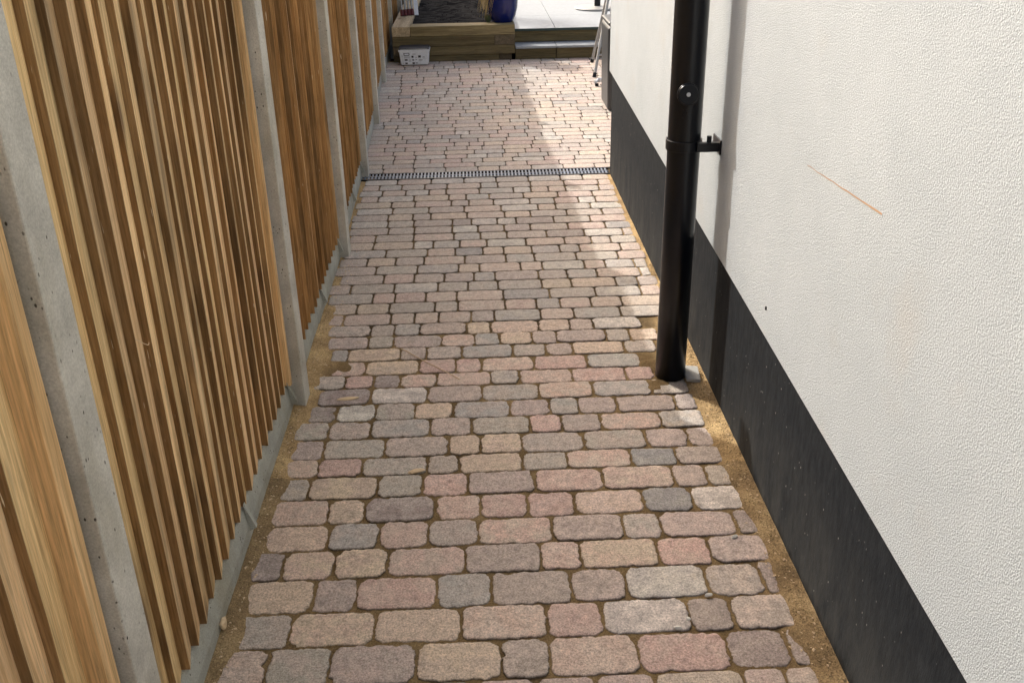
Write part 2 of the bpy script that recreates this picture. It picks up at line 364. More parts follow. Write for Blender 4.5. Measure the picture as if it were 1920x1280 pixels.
pv = MB(); J = .0042
for (ya, yb, xs, cols) in ROWS:
    for i, cde in enumerate(cols):
        brick(pv, xs[i] + J * rnd.uniform(.6, 1.3), xs[i + 1] - J * rnd.uniform(.6, 1.3), ya + J * rnd.uniform(.6, 1.3) + rnd.uniform(-.001, .001), yb - J * rnd.uniform(.6, 1.3), cde, 84)
def row(ya, yb, xl, xr, n):
    x = xl - rnd.uniform(0, .02)
    last = None
    while x < xr - .05:
        d = rnd.choice([.095, .13, .13, .19, .19, .19]) * rnd.uniform(.97, 1.03)
        if x + d > xr - .04: d = xr - x - rnd.uniform(0, .008)
        cde = rnd.choice('PPPGGTTMMRRBGL' if rnd.random() < .9 else 'DSLB')
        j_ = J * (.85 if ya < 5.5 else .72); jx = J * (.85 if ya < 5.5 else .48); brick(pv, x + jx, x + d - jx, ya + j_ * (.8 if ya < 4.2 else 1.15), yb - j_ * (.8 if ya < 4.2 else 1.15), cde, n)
        x += d
y = 1.603
while y > .2: row(y - .12, y, xf(y) - .015, .74, 28); y -= .12
y = 3.496; nr = 19; st = (5.505 - y) / nr
for i in range(nr): row(y, y + st, xf(y) - .03 + max(0, rnd.uniform(-.03, .03)), .758 - rnd.uniform(0, .012), 43); y += st
y = 5.645; pts = [y]; st = .098
while y < 9.40: y += st; st = min(.135, st * 1.011); pts.append(y)
k = (9.40 - 5.645) / (pts[-1] - 5.645)
pts = [5.645 + (p - 5.645) * k for p in pts]
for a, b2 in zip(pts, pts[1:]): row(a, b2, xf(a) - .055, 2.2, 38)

tag(pv.build('paving', M_paver, smooth=True), kind='structure')
# ---- drainage channel across the alley
dr = empty('channel_drain', (0, 5.575, 0), 'narrow slotted grey drain grating running across the whole paved alley', 'drain')
f = MB(); f.box(-.70, .765, 5.510, 5.640, -.055, -.020); fo = f.build('channel', M_dark, dr)
f = MB(); f.box(-.70, .765, 5.510, 5.520, -.02, .001); f.box(-.70, .765, 5.630, 5.640, -.02, .001); f.build('frame', M_black, dr)
f = MB(); x = -.694
while x < .75:
    f.box(x, x + .010, 5.522, 5.572, -.010, .001 + rnd.uniform(-.0006, .0006)); f.box(x, x + .010, 5.580, 5.628, -.010, .001 + rnd.uniform(-.0006, .0006)); x += .0205
f.box(-.697, .763, 5.571, 5.581, -.012, -.0006); f.build('grating', M_grate, dr, bevel=.0012, seg=1)

# ---- fence: concrete posts, gravel boards, featheredge panels
POSTS = [(1.243, .088), (2.855, .088), (4.265, .088), (5.585, .065), (6.91, .06), (8.43, .06), (9.95, .06), (11.5, .06), (13.1, .06)]
ORD = ['nearest', 'second', 'third', 'fourth', 'fifth', 'sixth', 'seventh', 'eighth', 'ninth']
EXTRA = ['mottled with small pits and a batten shadow', 'with a dark side and pale sunlit looking front', 'standing past the second fence panel', 'standing beside the near end of the drain grating',
         'slim in the distance past the drain', 'standing just before the white tub', 'behind the planter corner', 'behind the folded ladder', 'at the far end of the fence']
HT = [1.86, 1.84, 1.79, 1.61, 1.54, 1.54, 1.56, 1.56, 1.56]
HP = [1.82, 1.80, 1.74, 1.565, 1.49, 1.50, 1.52, 1.52, 1.52]
for i, (y, wd) in enumerate(POSTS):
    x = xf(y + .04); h = HT[i]; m = MB()
    nz = 14; sec = [(x - .055, y + .004), (x, y), (x, y + wd), (x - .055, y + wd - .004), (x - .055, y + wd - .02), (x - .075, y + wd - .02), (x - .075, y + wd), (x - .13, y + wd), (x - .13, y), (x - .075, y), (x - .075, y + .02), (x - .055, y + .02)]
    vs = []; n = len(sec)
    for k in range(nz + 1):
        z = -.2 + (h + .2) * k / nz; bx = .0015 * noise.noise((i * 3.1, z * 1.2, 0)); by = .003 * noise.noise((i * 5.7, z * .9, 3))
        vs += [(a + bx, b2 + by, z) for a, b2 in sec]
    fs = [(k * n + j, k * n + (j + 1) % n, (k + 1) * n + (j + 1) % n, (k + 1) * n + j) for k in range(nz) for j in range(n)]
    fs += [tuple(range(n))[::-1], tuple(range(nz * n, (nz + 1) * n))]
    m.add(vs, fs); o = m.build('concrete_post', M_post, bevel=.0035)
    tag(o, '%s concrete fence post, %s' % (ORD[i], EXTRA[i]), 'fence post', 'slotted concrete posts of the fence')
PO = ['nearest', 'second', 'third', 'fourth', 'fifth', 'sixth', 'seventh', 'eighth', 'ninth']
PEX = ['at the lower left edge of the view', 'the widest, between the first and second concrete posts', 'between the second and third concrete posts', 'between the third and fourth concrete posts',
       'just past the drain grating', 'between the fifth and sixth concrete posts', 'running past the white tub and planter', 'behind the planter', 'behind the ladder at the far end']
GEX = ['lowest left, under the nearest fence panel', 'longest in view, under the widest fence panel', 'under the panel between second and third posts', 'under the panel ending at the drain grating',
       'just past the drain grating', 'between the fifth and sixth posts', 'beside the white tub', 'behind the planter', 'farthest, behind the ladder']
spans = [(-.42, 1.243)] + [(POSTS[i][0] + POSTS[i][1], POSTS[i + 1][0]) for i in range(len(POSTS) - 1)]
for i, (ya, yb) in enumerate(spans):
    h = HP[i]
    ZB = .098
    xc = xf((ya + yb) / 2)
    root = empty('fence_panel', (xc - .06, (ya + yb) / 2, 0), '%s featheredge timber fence panel, %s' % (PO[i], PEX[i]), 'fence panel', 'featheredge panels of the fence')
    m = MB(); p = .0752; y = ya + .006; end = yb - (.058 if i == 0 else .028); nb = max(1, round((end - y) / p)); p = (end - y) / nb
    for b2 in range(nb):
        u0 = y + b2 * p; x0 = (-.042 if i < 2 else -.035) + rnd.uniform(-.0022, .0022); st = .0145 + rnd.uniform(-.0025, .0025)
        tn = rnd.uniform(.90, 1.18); tint = (tn, tn * rnd.uniform(.975, 1.015), tn * rnd.uniform(.93, 1.04)); off = (rnd.random(), rnd.random(), rnd.random())
        dxa, dya, ph = rnd.uniform(-.0015, .0015), rnd.uniform(-.0055, .0055), rnd.uniform(0, 6)
        nz = 16; vs = []; zb = ZB + rnd.uniform(-.004, .004); uj = rnd.uniform(-.007, .007)
        ins = .0010; bk = x0 - st - .007
        face = [(u0 + uj + ins, x0), (u0 + p + .024, x0 - st * 1.32), (u0 + p + .024, bk - .002), (u0 + uj, bk)]
        edge = [(u0 + uj, bk), (u0 + uj, x0 - ins), (u0 + uj + ins, x0)]
        def P_(c_, d_, z, mv): 
            wx = dxa * math.sin(z * 3 + ph) + .0008 * noise.noise((u0 * 9, z * 4, 1)); wy = dya * math.sin(z * 2.1 + ph * 2) + .0022 * noise.noise((u0 * 17, z * 6, 6)) + .0012 * noise.noise((u0 * 31, z * 22, 2))
            return (xf(c_) + d_ + wx, c_ + wy * (1 if mv else .2), z)
        zs = [zb + (h - zb) * k / nz for k in range(nz + 1)]
        vs = [P_(c_, d_, z, e_ in (0, 3)) for z in zs for e_, (c_, d_) in enumerate(face)]
        fs = [(k * 4 + j, k * 4 + j + 1, k * 4 + 5 + j, k * 4 + 4 + j) for k in range(nz) for j in range(3)] + [(3, 2, 1, 0), (nz * 4, nz * 4 + 1, nz * 4 + 2, nz * 4 + 3)]
        m.add(vs, fs, tint, off)
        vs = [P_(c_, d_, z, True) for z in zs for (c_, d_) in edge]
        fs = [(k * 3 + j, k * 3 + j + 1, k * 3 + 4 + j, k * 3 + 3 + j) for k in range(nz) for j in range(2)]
        e_ = rnd.uniform(.30, .46) if i < 2 else rnd.uniform(.44, .60); m.add(vs, fs, (e_, e_ * .84, e_ * .68), off)       # rough sawn edge, shade on its near side painted in as darker brown
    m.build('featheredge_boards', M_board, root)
    m = MB(); vs = []; bw = .036 if i == 0 else .020 if i == 1 else .012; nz = 14
    for k in range(nz + 1):
        z = ZB + (h - ZB) * k / nz; wy = .003 * noise.noise((i * 7, z * 2, 0)); r_ = .0035
        a, b3 = yb - .012 - bw + wy, yb - .012 + wy; xx = xf(b3)
        xo = xx + (-.020 if i == 0 else -.033 if i == 1 else -.034)
        vs += [(xo, a + r_, z), (xo, b3 - r_, z), (xo - r_, b3, z), (xx - .075, b3, z), (xx - .075, a, z), (xo - r_, a, z)]
    n = 6; fs = [(k * n + j, k * n + (j + 1) % n, (k + 1) * n + (j + 1) % n, (k + 1) * n + j) for k in range(nz) for j in range(n)] + [tuple(range(n))[::-1], tuple(range(nz * n, (nz + 1) * n))]
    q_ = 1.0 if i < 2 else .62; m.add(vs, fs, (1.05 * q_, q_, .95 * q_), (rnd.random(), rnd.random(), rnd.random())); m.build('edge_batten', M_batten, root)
    for z_ in (.35, 1.2):
        m = MB(); m.box(0, .04, ya + .01, yb - .01, z_, z_ + .08, (.8, .8, .8)); m.v = [(x_ + xf(y_) - .135, y_, q_) for x_, y_, q_ in m.v]; m.build('back_rail', M_batten, root)
    # concrete gravel board below the panel
    gb = empty('gravel_board', (xc - .06, (ya + yb) / 2 + .001, 0), 'concrete gravel board, %s' % GEX[i], 'gravel board', 'concrete gravel boards of the fence')
    m = MB(); k = 10; vs = []; fs = []
    for q in range(k + 1):
        yy = ya + .002 + (yb - ya - .004) * q / k; xx = xf(yy)
        vs += [(xx - .040, yy, -.15), (xx - .040, yy, .045), (xx - .048, yy, .088), (xx - .054, yy, .0965), (xx - .10, yy, .0965), (xx - .10, yy, -.15)]
    for q in range(k):
        for j in range(6): fs.append((q * 6 + j, q * 6 + (j + 1) % 6, (q + 1) * 6 + (j + 1) % 6, (q + 1) * 6 + j))
    fs += [(0, 1, 2, 3, 4, 5)[::-1], tuple(range(k * 6, k * 6 + 6))]
    m.add(vs, fs); m.build('board', M_gravel, gb)
    for yy in (ya + (yb - ya) * .53, yb - .035) if i < 4 else ():
        m = MB(); xx = xf(yy); m.add([(xx - .047, yy, .112), (xx - .020, yy, .040), (xx - .039, yy, .030), (xx - .047, yy + .018, .112), (xx - .022, yy + .018, .040), (xx - .039, yy + .018, .030)],
                           [(0, 1, 2), (3, 5, 4), (0, 3, 4, 1), (1, 4, 5, 2), (2, 5, 3, 0)])
        m.build('cleat', M_gravel, gb)

# ---- the house: white render above a charcoal plinth
house = empty('house', (2.5, 2, 0), 'house side wall of white textured render above a charcoal plinth band', 'house')
m = MB(); Y0, Y1, X1, Z1 = -4.0, CORNER, 6.0, 5.2
m.add([(WALLX, Y0, ztop(Y0)), (WALLX, Y1, ztop(Y1)), (X1, Y1, ztop(Y1)), (X1, Y0, ztop(Y0)), (WALLX, Y0, Z1), (WALLX, Y1, Z1), (X1, Y1, Z1), (X1, Y0, Z1)],
      [(0, 1, 5, 4), (1, 2, 6, 5), (2, 3, 7, 6), (3, 0, 4, 7), (4, 5, 6, 7), (3, 2, 1, 0)]); m.build('rendered_wall', M_render, house, bevel=.003)
m = MB(); m.box(PLX, X1 - .01, Y0 + .01, Y1 - .012, -.3, .66)
m.v = [(x, y, z if z < 0 else ztop(y) - .002) for x, y, z in m.v]; m.build('plinth', M_plinth, house)
m = MB(); p0, p1 = Vector((WALLX, 2.134, .986)), Vector((WALLX, 1.701, 1.013)); vs = []; fs = []
for k in range(25):
    t_ = k / 24; p = p0.lerp(p1, t_) + Vector((0, 0, .0018 * noise.noise((t_ * 9, 0, 0)))); hh = .0016 * (.35 + t_ * .8) * (1 + .5 * noise.noise((t_ * 14, 3, 0)))
    vs += [(WALLX - .0012, p.y, p.z + hh), (WALLX - .0012, p.y, p.z - hh)]
fs = [(2 * k, 2 * k + 1, 2 * k + 3, 2 * k + 2) for k in range(24)]
m.add(vs, fs); m.build('scratch', M_scratch, house)
m = MB(); m.tube([(WALLX - .001, 2.324, .552), (WALLX - .0015, 2.322, .543)], .0028, 6); m.build('nick', M_dark, house)

# ---- black downpipe with bracket and access plug
PX, PY, PR = .643, 2.985, .0515
dp = empty('downpipe', (PX, PY, 0), 'glossy black plastic downpipe standing off the white wall', 'downpipe')
m = MB(); m.tube([(PX, PY, .004), (PX, PY, .6), (PX, PY, 1.2), (PX - .002, PY + .05, 4.9)], PR, 48); m.build('pipe', M_black, dp, smooth=False)
bpy.data.objects['pipe'].data.polygons.foreach_set('use_smooth', [len(p.vertices) == 4 for p in bpy.data.objects['pipe'].data.polygons])
ZB = .822; m = MB(); n = 40; vs = []
for z, r_ in ((ZB - .016, PR + .0015), (ZB - .016, PR + .0055), (ZB + .016, PR + .0055), (ZB + .016, PR + .0015)):
    vs += [(PX + r_ * math.cos(k * 2 * math.pi / n), PY + r_ * math.sin(k * 2 * math.pi / n), z) for k in range(n)]
fs = [(r_ * n + k, r_ * n + (k + 1) % n, ((r_ + 1) % 4) * n + (k + 1) % n, ((r_ + 1) % 4) * n + k) for r_ in range(4) for k in range(n)]
m.add(vs, fs)
m.box(PX + .030, WALLX - .001, PY - .058, PY - .048, ZB - .014, ZB + .014); m.box(PX + .030, WALLX - .001, PY - .046, PY - .037, ZB - .014, ZB + .014)
m.box(WALLX - .006, WALLX - .0005, PY - .066, PY + .03, ZB - .022, ZB + .022); br = m.build('bracket', M_black, dp, bevel=.0012)
m = MB(); m.tube([(PX + .068, PY - .047, ZB + .006), (PX + .068, PY - .047, ZB + .034)], .0075, 6); m.build('bolt', M_black, br)
# access plug facing the path, towards the camera
d = Vector((-.12, -1, .10)).normalized(); ZP = .985; c0 = Vector((PX - .006, PY - PR + .004, ZP))
m = MB(); m.tube([c0, c0 + d * .012], .0335, 36); m.tube([c0 + d * .012, c0 + d * .016], .031, 36, taper=[1, .93]); pl = m.build('access_plug', M_black, dp, bevel=.001)
m = MB(); m.tube([c0 + d * .015, c0 + d * .0185], .0062, 16); m.build('screw', M_zinc, pl)
m = MB()
for q in (0, 1): m.tube([Vector((PX - .018 + q * .009, PY - PR - .0005, ZP - .045)) + Vector((0, 0, -k * .007 )) + Vector((.002 * math.sin(k), .0006 * k, 0)) for k in range(5)], .0012, 6)
m.build('seam', M_black, dp)

# ---- raised planter of sleepers
XL, XR, YF, ZT = -.768, .373, 9.38, .318
pt = empty('raised_planter', (-.2, 10.4, 0), 'raised bed of stacked green-brown timber sleepers filled with dark soil', 'planter')
def sleeper(par, x0, x1, y0, y1, z0, z1, tn, mm=M_sleeper, name='sleeper'):
    m = MB(); m.box(x0, x1, y0, y1, z0, z1); m.c = [(tn, tn * .98, tn * .92)] * 8; o_ = (rnd.random(), rnd.random(), rnd.random()); m.d = [o_] * 8
    return m.build(name, mm, par, bevel=.005)
sleeper(pt, XL + .17, XR, YF, YF + .20, ZT - .088, ZT, 1.5); sleeper(pt, XL, XL + .168, YF, 14.2, ZT - .088, ZT, 1.2, M_sleeper_side)
sleeper(pt, XL, XR - .19, YF + .002, YF + .19, ZT - .180, ZT - .090, .85); sleeper(pt, XR - .188, XR, YF + .004, 12, ZT - .180, ZT - .090, .38, M_sleeper_side)
sleeper(pt, XL + .17, XR, YF + .001, YF + .19, ZT - .262, ZT - .182, 1.0); sleeper(pt, XL, XL + .168, YF + .003, 12, ZT - .262, ZT - .182, .5, M_sleeper_side)
sleeper(pt, XL, XR - .15, YF + .006, YF + .19, -.05, ZT - .264, .75); sleeper(pt, XR - .148, XR - .03, YF + .03, 12, -.05, ZT - .264, .3, M_sleeper_side)
sleeper(pt, XR - .16, XR, YF + .202, 14.2, ZT - .088, ZT - .002, 1.2, M_sleeper_side)
m = MB(); dx = .05; nx = int((XR - XL - .3) / dx); ny = int(4.6 / dx); bx, by = XL + .15, YF + .18
vs = [(bx + i * dx, by + j * dx, ZT - .03 + .018 * noise.noise((i * .7, j * .7, 0)) + .012 * noise.noise((i * 2.3, j * 2.3, 4))) for j in range(ny + 1) for i in range(nx + 1)]
fs = [(j * (nx + 1) + i, j * (nx + 1) + i + 1, (j + 1) * (nx + 1) + i + 1, (j + 1) * (nx + 1) + i) for j in range(ny) for i in range(nx)]
m.add(vs, fs)
for k in range(260):
    x, y = rnd.uniform(bx + .03, XR - .2), rnd.uniform(by + .04, by + 3.2); r_ = rnd.uniform(.003, .008); z = ZT - .026
    a = rnd.uniform(0, 6.28); m.add([(x + r_ * math.cos(a + q * 2.1), y + r_ * math.sin(a + q * 2.1), z + rnd.uniform(-.006, .006)) for q in range(3)] + [(x, y, z + r_)], [(0, 1, 3), (1, 2, 3), (2, 0, 3)])
m.build('soil', M_soil, pt)

# ---- steps and patio deck
sp = empty('patio_steps', (.8, 9.5, 0), 'timber sleeper steps topped with pale porcelain slabs beside the planter', 'steps')
sleeper(sp, XR + .004, .762, 9.40, 9.56, -.05, .098, .85); sleeper(sp, .766, 2.2, 9.40, 9.56, -.05, .098, .9)
sleeper(sp, XR + .004, 2.2, 9.63, 9.80, .122, .222, 1.0)
m = MB(); m.box(XR + .006, .762, 9.365, 9.628, .100, .120); m.box(.767, 1.37, 9.365, 9.628, .100, .120); m.box(1.375, 2.2, 9.365, 9.628, .100, .120); m.build('tread_slab', M_porcelain, sp, bevel=.0015)
pa = MB()
for (x0, x1) in ((XR + .008, .768), (.773, 1.37), (1.375, 1.97), (1.975, 2.57), (2.575, 3.2)):
    yy = 9.612
    while yy < 15: pa.box(x0, x1, yy, yy + .896, .2285, .246); yy += .9
tag(pa.build('patio', M_porcelain, bevel=.001), kind='structure')
m = MB(); m.box(XR + .008, 3.2, 9.606, 15, .223, .228); m.box(XR + .008, 3.2, 9.6065, 9.611, .228, .2455); m.build('edge_trim', M_edge, sp)
m = MB(); m.box(XR + .02, 3.2, 9.82, 15, -.05, .221); o = m.build('patio_base', M_soil); tag(o, kind='structure')

# ---- printed white tub
tb = empty('plastic_tub', (-.563, 9.30, 0), 'rectangular white plastic tub with dark lid and black printing, before the sleepers', 'tub')
def frustum(m, x0, x1, y0, y1, z0, z1, t_):
    m.add([(x0 + t_, y0 + t_, z0), (x1 - t_, y0 + t_, z0), (x1 - t_, y1 - t_, z0), (x0 + t_, y1 - t_, z0), (x0, y0, z1), (x1, y0, z1), (x1, y1, z1), (x0, y1, z1)],
          [(3, 2, 1, 0), (4, 5, 6, 7), (0, 1, 5, 4), (1, 2, 6, 5), (2, 3, 7, 6), (3, 0, 4, 7)])
tx0, tx1, ty0, ty1 = -.705, -.418, 9.17, 9.36
m = MB(); frustum(m, tx0 + .006, tx1 - .006, ty0 + .006, ty1 - .006, .006, .128, .012); m.build('body', M_white_pl, tb, bevel=.012, seg=3)
m = MB(); m.box(tx0, tx1, ty0, ty1, .126, .145); m.build('rim', M_white_pl, tb, bevel=.005)
m = MB(); m.box(tx0 + .004, tx1 - .004, ty0 + .004, ty1 - .004, .1455, .156); m.box(tx0 + .014, tx1 - .014, ty0 + .016, ty1 - .016, .156, .163); m.build('lid', M_lid, tb, bevel=.004)
m = MB(); m.tube([(tx0 + .02, ty0 + .001, .150), ((tx0 + tx1) / 2, ty0 - .004, .152), (tx1 - .02, ty0 + .001, .150)], .0028, 8); m.build('handle', M_alu, tb)
def tubpt(u, v): # u 0..1 across, v 0..1 up the tapered front
    z = .012 + v * .112; ins = .012 * (1 - (z - .006) / .122); return (tx0 + .012 + ins + u * (tx1 - tx0 - .024 - 2 * ins), ty0 + .006 + ins - .0015, z)
def patch(m, u0, v0, u1, v1):
    m.add([tubpt(u0, v0), tubpt(u1, v0), tubpt(u1, v1), tubpt(u0, v1)], [(0, 1, 2, 3)])
m = MB()
patch(m, .13, .90, .32, .95); patch(m, .13, .72, .32, .77); patch(m, .13, .77, .155, .90); patch(m, .31, .75, .335, .92)
patch(m, .40, .55, .475, .71); patch(m, .64, .55, .74, .73); patch(m, .15, .05, .24, .17); patch(m, .42, .04, .51, .18); patch(m, .14, .32, .25, .44)
m.build('print', M_print, tb)
m = MB()
for v in (.64, .58, .52): patch(m, .13, v, .36, v + .022)
for v in (.38, .30, .24): patch(m, .28, v, .38, v + .02)
patch(m, .42, .30, .49, .44); patch(m, .53, .55, .60, .575); patch(m, .54, .36, .60, .42); patch(m, .66, .32, .80, .38); patch(m, .54, .08, .62, .16); patch(m, .44, .82, .56, .86); patch(m, .80, .55, .90, .58); patch(m, .80, .62, .88, .65)
for k in range(8): patch(m, .68 + k * .036, .40 + k * .012, .72 + k * .036, .412 + k * .012)
for k in range(7): patch(m, .045, .1 + k * .11, .10, .125 + k * .11)
m.build('small_print', M_printg, tb)

# ---- cobalt pot with its dried plant
po = empty('garden_pot', (.268, 9.60, ZT), 'glossy cobalt blue ceramic pot standing on the planter corner', 'pot')
m = MB(); m.lathe([(0, ZT - .02), (.085, ZT - .02), (.098, ZT), (.125, ZT + .06), (.142, ZT + .13), (.150, ZT + .22), (.152, ZT + .30), (.158, ZT + .315), (.160, ZT + .335), (.146, ZT + .335), (.140, ZT + .30), (.0, ZT + .295)], .268, 9.60, 56)
m.build('glazed_body', M_pot, po, smooth=True)
gp = empty('dried_grass', (.20, 9.60, ZT + .30), 'dried straw-coloured grass drooping over the left side of the blue pot', 'plant')
m = MB()
for k in range(170):
    a = rnd.uniform(0, 6.28); r0 = rnd.uniform(0, .09); cx, cy = .268 + r0 * math.cos(a), 9.60 + r0 * math.sin(a)
    left = rnd.random() < .6
    dirx, diry = (rnd.uniform(-1, -.6), rnd.uniform(-.7, .2)) if left else (math.cos(a), math.sin(a))
    ln = rnd.uniform(.16, .34); pts = []
    for q in range(7):
        t_ = q / 6
        if left: pts.append((cx + dirx * (.10 * t_ + .09 * t_ ** .5) , cy + diry * .16 * t_, ZT + .30 + .10 * math.sin(t_ * 2.2) * rnd.uniform(.97, 1.03) - t_ * t_ * ln * 1.05))
        else: pts.append((cx + dirx * .12 * t_ * t_, cy + diry * .12 * t_ * t_, ZT + .30 + ln * 1.1 * t_ - .12 * t_ ** 3))
    m.tube(pts, rnd.uniform(.0012, .0026), 4, taper=[1, 1, .9, .9, .8, .6, .3], caps=False)
m.build('straw_blades', M_straw, gp)
m = MB()
for k in range(46):
    a = rnd.uniform(0, 6.28); cx, cy = .128 + rnd.uniform(-.012, .012), 9.60 + rnd.uniform(-.05, .0); r_ = rnd.uniform(.012, .03)
    m.add([(cx, cy, ZT - .02), (cx + r_ * math.cos(a) - .004, cy + r_ * math.sin(a), ZT + rnd.uniform(.03, .07)), (cx + r_ * math.cos(a) + .006, cy + r_ * math.sin(a), ZT + rnd.uniform(.03, .075))], [(0, 1, 2)])
o = m.build('leaf_tuft', M_green); tag(o, 'small grey-green tuft of leaves in the soil at the foot of the blue pot', 'plant')

# ---- unseen shrub added behind the pot to cast shade on the patio
sh = empty('added_shade_shrub', (.10, 10.75, ZT), 'added out-of-view leafy shrub behind the blue pot, shading the patio', 'shrub')
m = MB()
for k in range(5):
    a = k * 1.26; m.tube([(.10, 10.75, ZT - .03), (.10 + .03 * math.cos(a), 10.75 + .03 * math.sin(a), ZT + .25), (.10 + .22 * math.cos(a), 10.75 + .22 * math.sin(a), ZT + .75 + .06 * k)], .007, 6, taper=[1, .9, .4])
m.build('stems', M_chip, sh)
m = MB()
for k in range(1500):
    a = rnd.uniform(0, 6.28); q = rnd.random() ** .5; zz = rnd.uniform(-1, 1); rr_ = .34 * q * math.sqrt(1 - zz * zz) * (1 + .3 * math.sin(a * 3))
    c0 = Vector((.10 + rr_ * math.cos(a), 10.75 + rr_ * math.sin(a), ZT + .72 + .34 * zz * q)); d = Vector((rnd.uniform(-1, 1), rnd.uniform(-1, 1), rnd.uniform(-.5, .9))).normalized(); e_ = d.orthogonal().normalized(); l_ = rnd.uniform(.03, .055)
    m.add([c0, c0 + d * l_ * .5 + e_ * l_ * .22, c0 + d * l_, c0 + d * l_ * .5 - e_ * l_ * .22], [(0, 1, 2, 3)])
m.build('foliage', M_green, sh)

# ---- folded ladder lying against the fence on the planter edge
ld = empty('folded_ladder', (-.67, 10.2, ZT), 'folded aluminium ladder with dark red feet standing on the planter edge by the fence', 'ladder')
for k in range(4):
    x = -.715 + k * .032; m = MB(); m.tube([(x, 10.15 + k * .02, ZT + .03), (x - .10 - k * .006, 10.9 + k * .02, ZT + 1.6)], .011, 8); o = m.build('rail', M_alu, ld)
    m = MB(); m.tube([(x + .002, 10.14 + k * .02, ZT + .001), (x - .002, 10.165 + k * .02, ZT + .055)], .019, 8); m.build('foot', M_red, o)
for k in range(5):
    m = MB(); m.tube([(-.72 - .018 * k, 10.25 + .13 * k, ZT + .25 + .27 * k), (-.63 - .018 * k, 10.28 + .13 * k, ZT + .25 + .27 * k)], .012, 8); m.build('rung', M_alu, ld)
m = MB(); m.add([(-.600, 10.28, ZT - .01), (-.560, 10.28, ZT - .01), (-.640, 11.0, ZT + 1.2), (-.690, 11.0, ZT + 1.2), (-.600, 10.29, ZT - .01), (-.560, 10.29, ZT - .01), (-.640, 11.01, ZT + 1.2), (-.690, 11.01, ZT + 1.2)],
               [(0, 1, 2, 3), (7, 6, 5, 4), (0, 4, 5, 1), (1, 5, 6, 2), (2, 6, 7, 3), (3, 7, 4, 0)])
o = m.build('plank', M_white_pl); tag(o, 'narrow pale white plank leaning beside the folded ladder feet', 'plank')

# ---- things past the house corner
sl_ = empty('stepladder', (1.15, 8.8, 0), 'silver tubular folding stand with slanting legs leaning just past the house corner', 'stepladder')
for (a, b3) in (((1.068, 9.13, 0), (1.20, 9.1, .62)), ((1.008, 8.42, 0), (1.165, 8.75, .66)), ((1.46, 9.13, 0), (1.34, 9.1, .62)), ((1.42, 8.42, 0), (1.30, 8.75, .66))):
    a, b3 = Vector(a), Vector(b3); m = MB(); m.tube([a + (b3 - a) * .02, b3], .013, 12); o = m.build('leg', M_alu, sl_)
    m = MB(); m.tube([a + Vector((0, 0, .001)), a + (b3 - a) * .05], .0165, 12); m.build('rubber_foot', M_black, o)
for a_, c_, r_ in (((1.05, 8.50, .17), (1.38, 8.50, .17), .010), ((1.11, 9.115, .2), (1.42, 9.115, .2), .010), ((1.165, 8.75, .66), (1.30, 8.75, .66), .013), ((1.20, 9.1, .62), (1.34, 9.1, .62), .013)):
    m = MB(); m.tube([a_, c_], r_, 10); m.build('crossbar', M_alu, sl_)
m = MB(); m.box(1.16, 1.36, 8.74, 9.12, .640, .665); m.build('top_step', M_alu, sl_, bevel=.006)
ch = empty('garden_chair', (1.3, 8.0, 0), 'white tubular chair foot with a black cap poking out by the dark bin', 'chair')
m = MB(); m.tube([(.972, 8.04, .036), (1.00, 8.07, .042), (1.10, 8.12, .048), (1.45, 8.14, .05), (1.50, 8.14, .45), (1.50, 7.75, .46), (1.10, 7.75, .44)], .019, 14); m.tube([(1.5, 8.14, .45), (1.52, 8.2, .95), (1.12, 8.2, .95), (1.1, 8.14, .45)], .014, 10); m.build('frame', M_white_pl, ch, smooth=True)
m = MB(); m.tube([(.985, 8.04, .0), (.985, 8.045, .022)], .015, 12); m.build('cap', M_black, ch)
m = MB(); m.box(1.1, 1.5, 7.75, 8.15, .455, .475); m.build('seat', M_white_pl, ch, bevel=.006)
bn = empty('storage_bin', (1.15, 7.3, 0), 'dark grey plastic bin with rounded corners right behind the house corner', 'bin')
m = MB(); frustum(m, .942, 1.42, 7.09, 7.50, .0, .60, .010); m.build('body', M_bin, bn, bevel=.028, seg=4)
m = MB(); m.box(.945, 1.435, 7.085, 7.515, .602, .63); m.build('lid', M_bin, bn, bevel=.014, seg=3)
pb = empty('parasol_base', (1.30, 10.95, .246), 'flat round grey steel parasol base on the pale patio', 'parasol base')
m = MB(); m.lathe([(0, .2465), (.235, .2465), (.24, .252), (.24, .262), (.232, .268), (.05, .276), (0, .276)], 1.33, 10.95, 56); m.build('disc', M_alu, pb, smooth=False)
m = MB(); m.tube([(1.33, 10.95, .27), (1.33, 10.95, .62)], .034, 24); m.build('sleeve', M_black, pb)

# ---- loose bits on the paving
def pebble(name, x, y, z, r_, sq, m_, label, cat, group=None, rz=0):
    bm = bmesh.new(); bmesh.ops.create_icosphere(bm, subdivisions=2, radius=1)
    k = rnd.uniform(0, 50)
    for v in bm.verts:
        f_ = 1 + .35 * noise.noise(v.co * 1.3 + Vector((k, 0, 0))); v.co = Vector((v.co.x * r_ * sq[0] * f_, v.co.y * r_ * sq[1] * f_, v.co.z * r_ * sq[2] * f_))
    bmesh.ops.rotate(bm, verts=bm.verts, cent=(0, 0, 0), matrix=Matrix.Rotation(rz, 3, 'Z'))
    me = bpy.data.meshes.new(name); bm.to_mesh(me); bm.free(); me.materials.append(m_)
    o = bpy.data.objects.new(name, me); o.location = (x, y, z + r_ * sq[2] * .7); C.objects.link(o); return tag(o, label, cat, group)
G = 'small white pebbles on the paving'
pebble('pebble', .643, 2.066, 0, .0085, (1.2, .6, .6), M_stone, 'farthest of the small white pebbles, by the sand strip below the downpipe', 'pebble', G, .4)
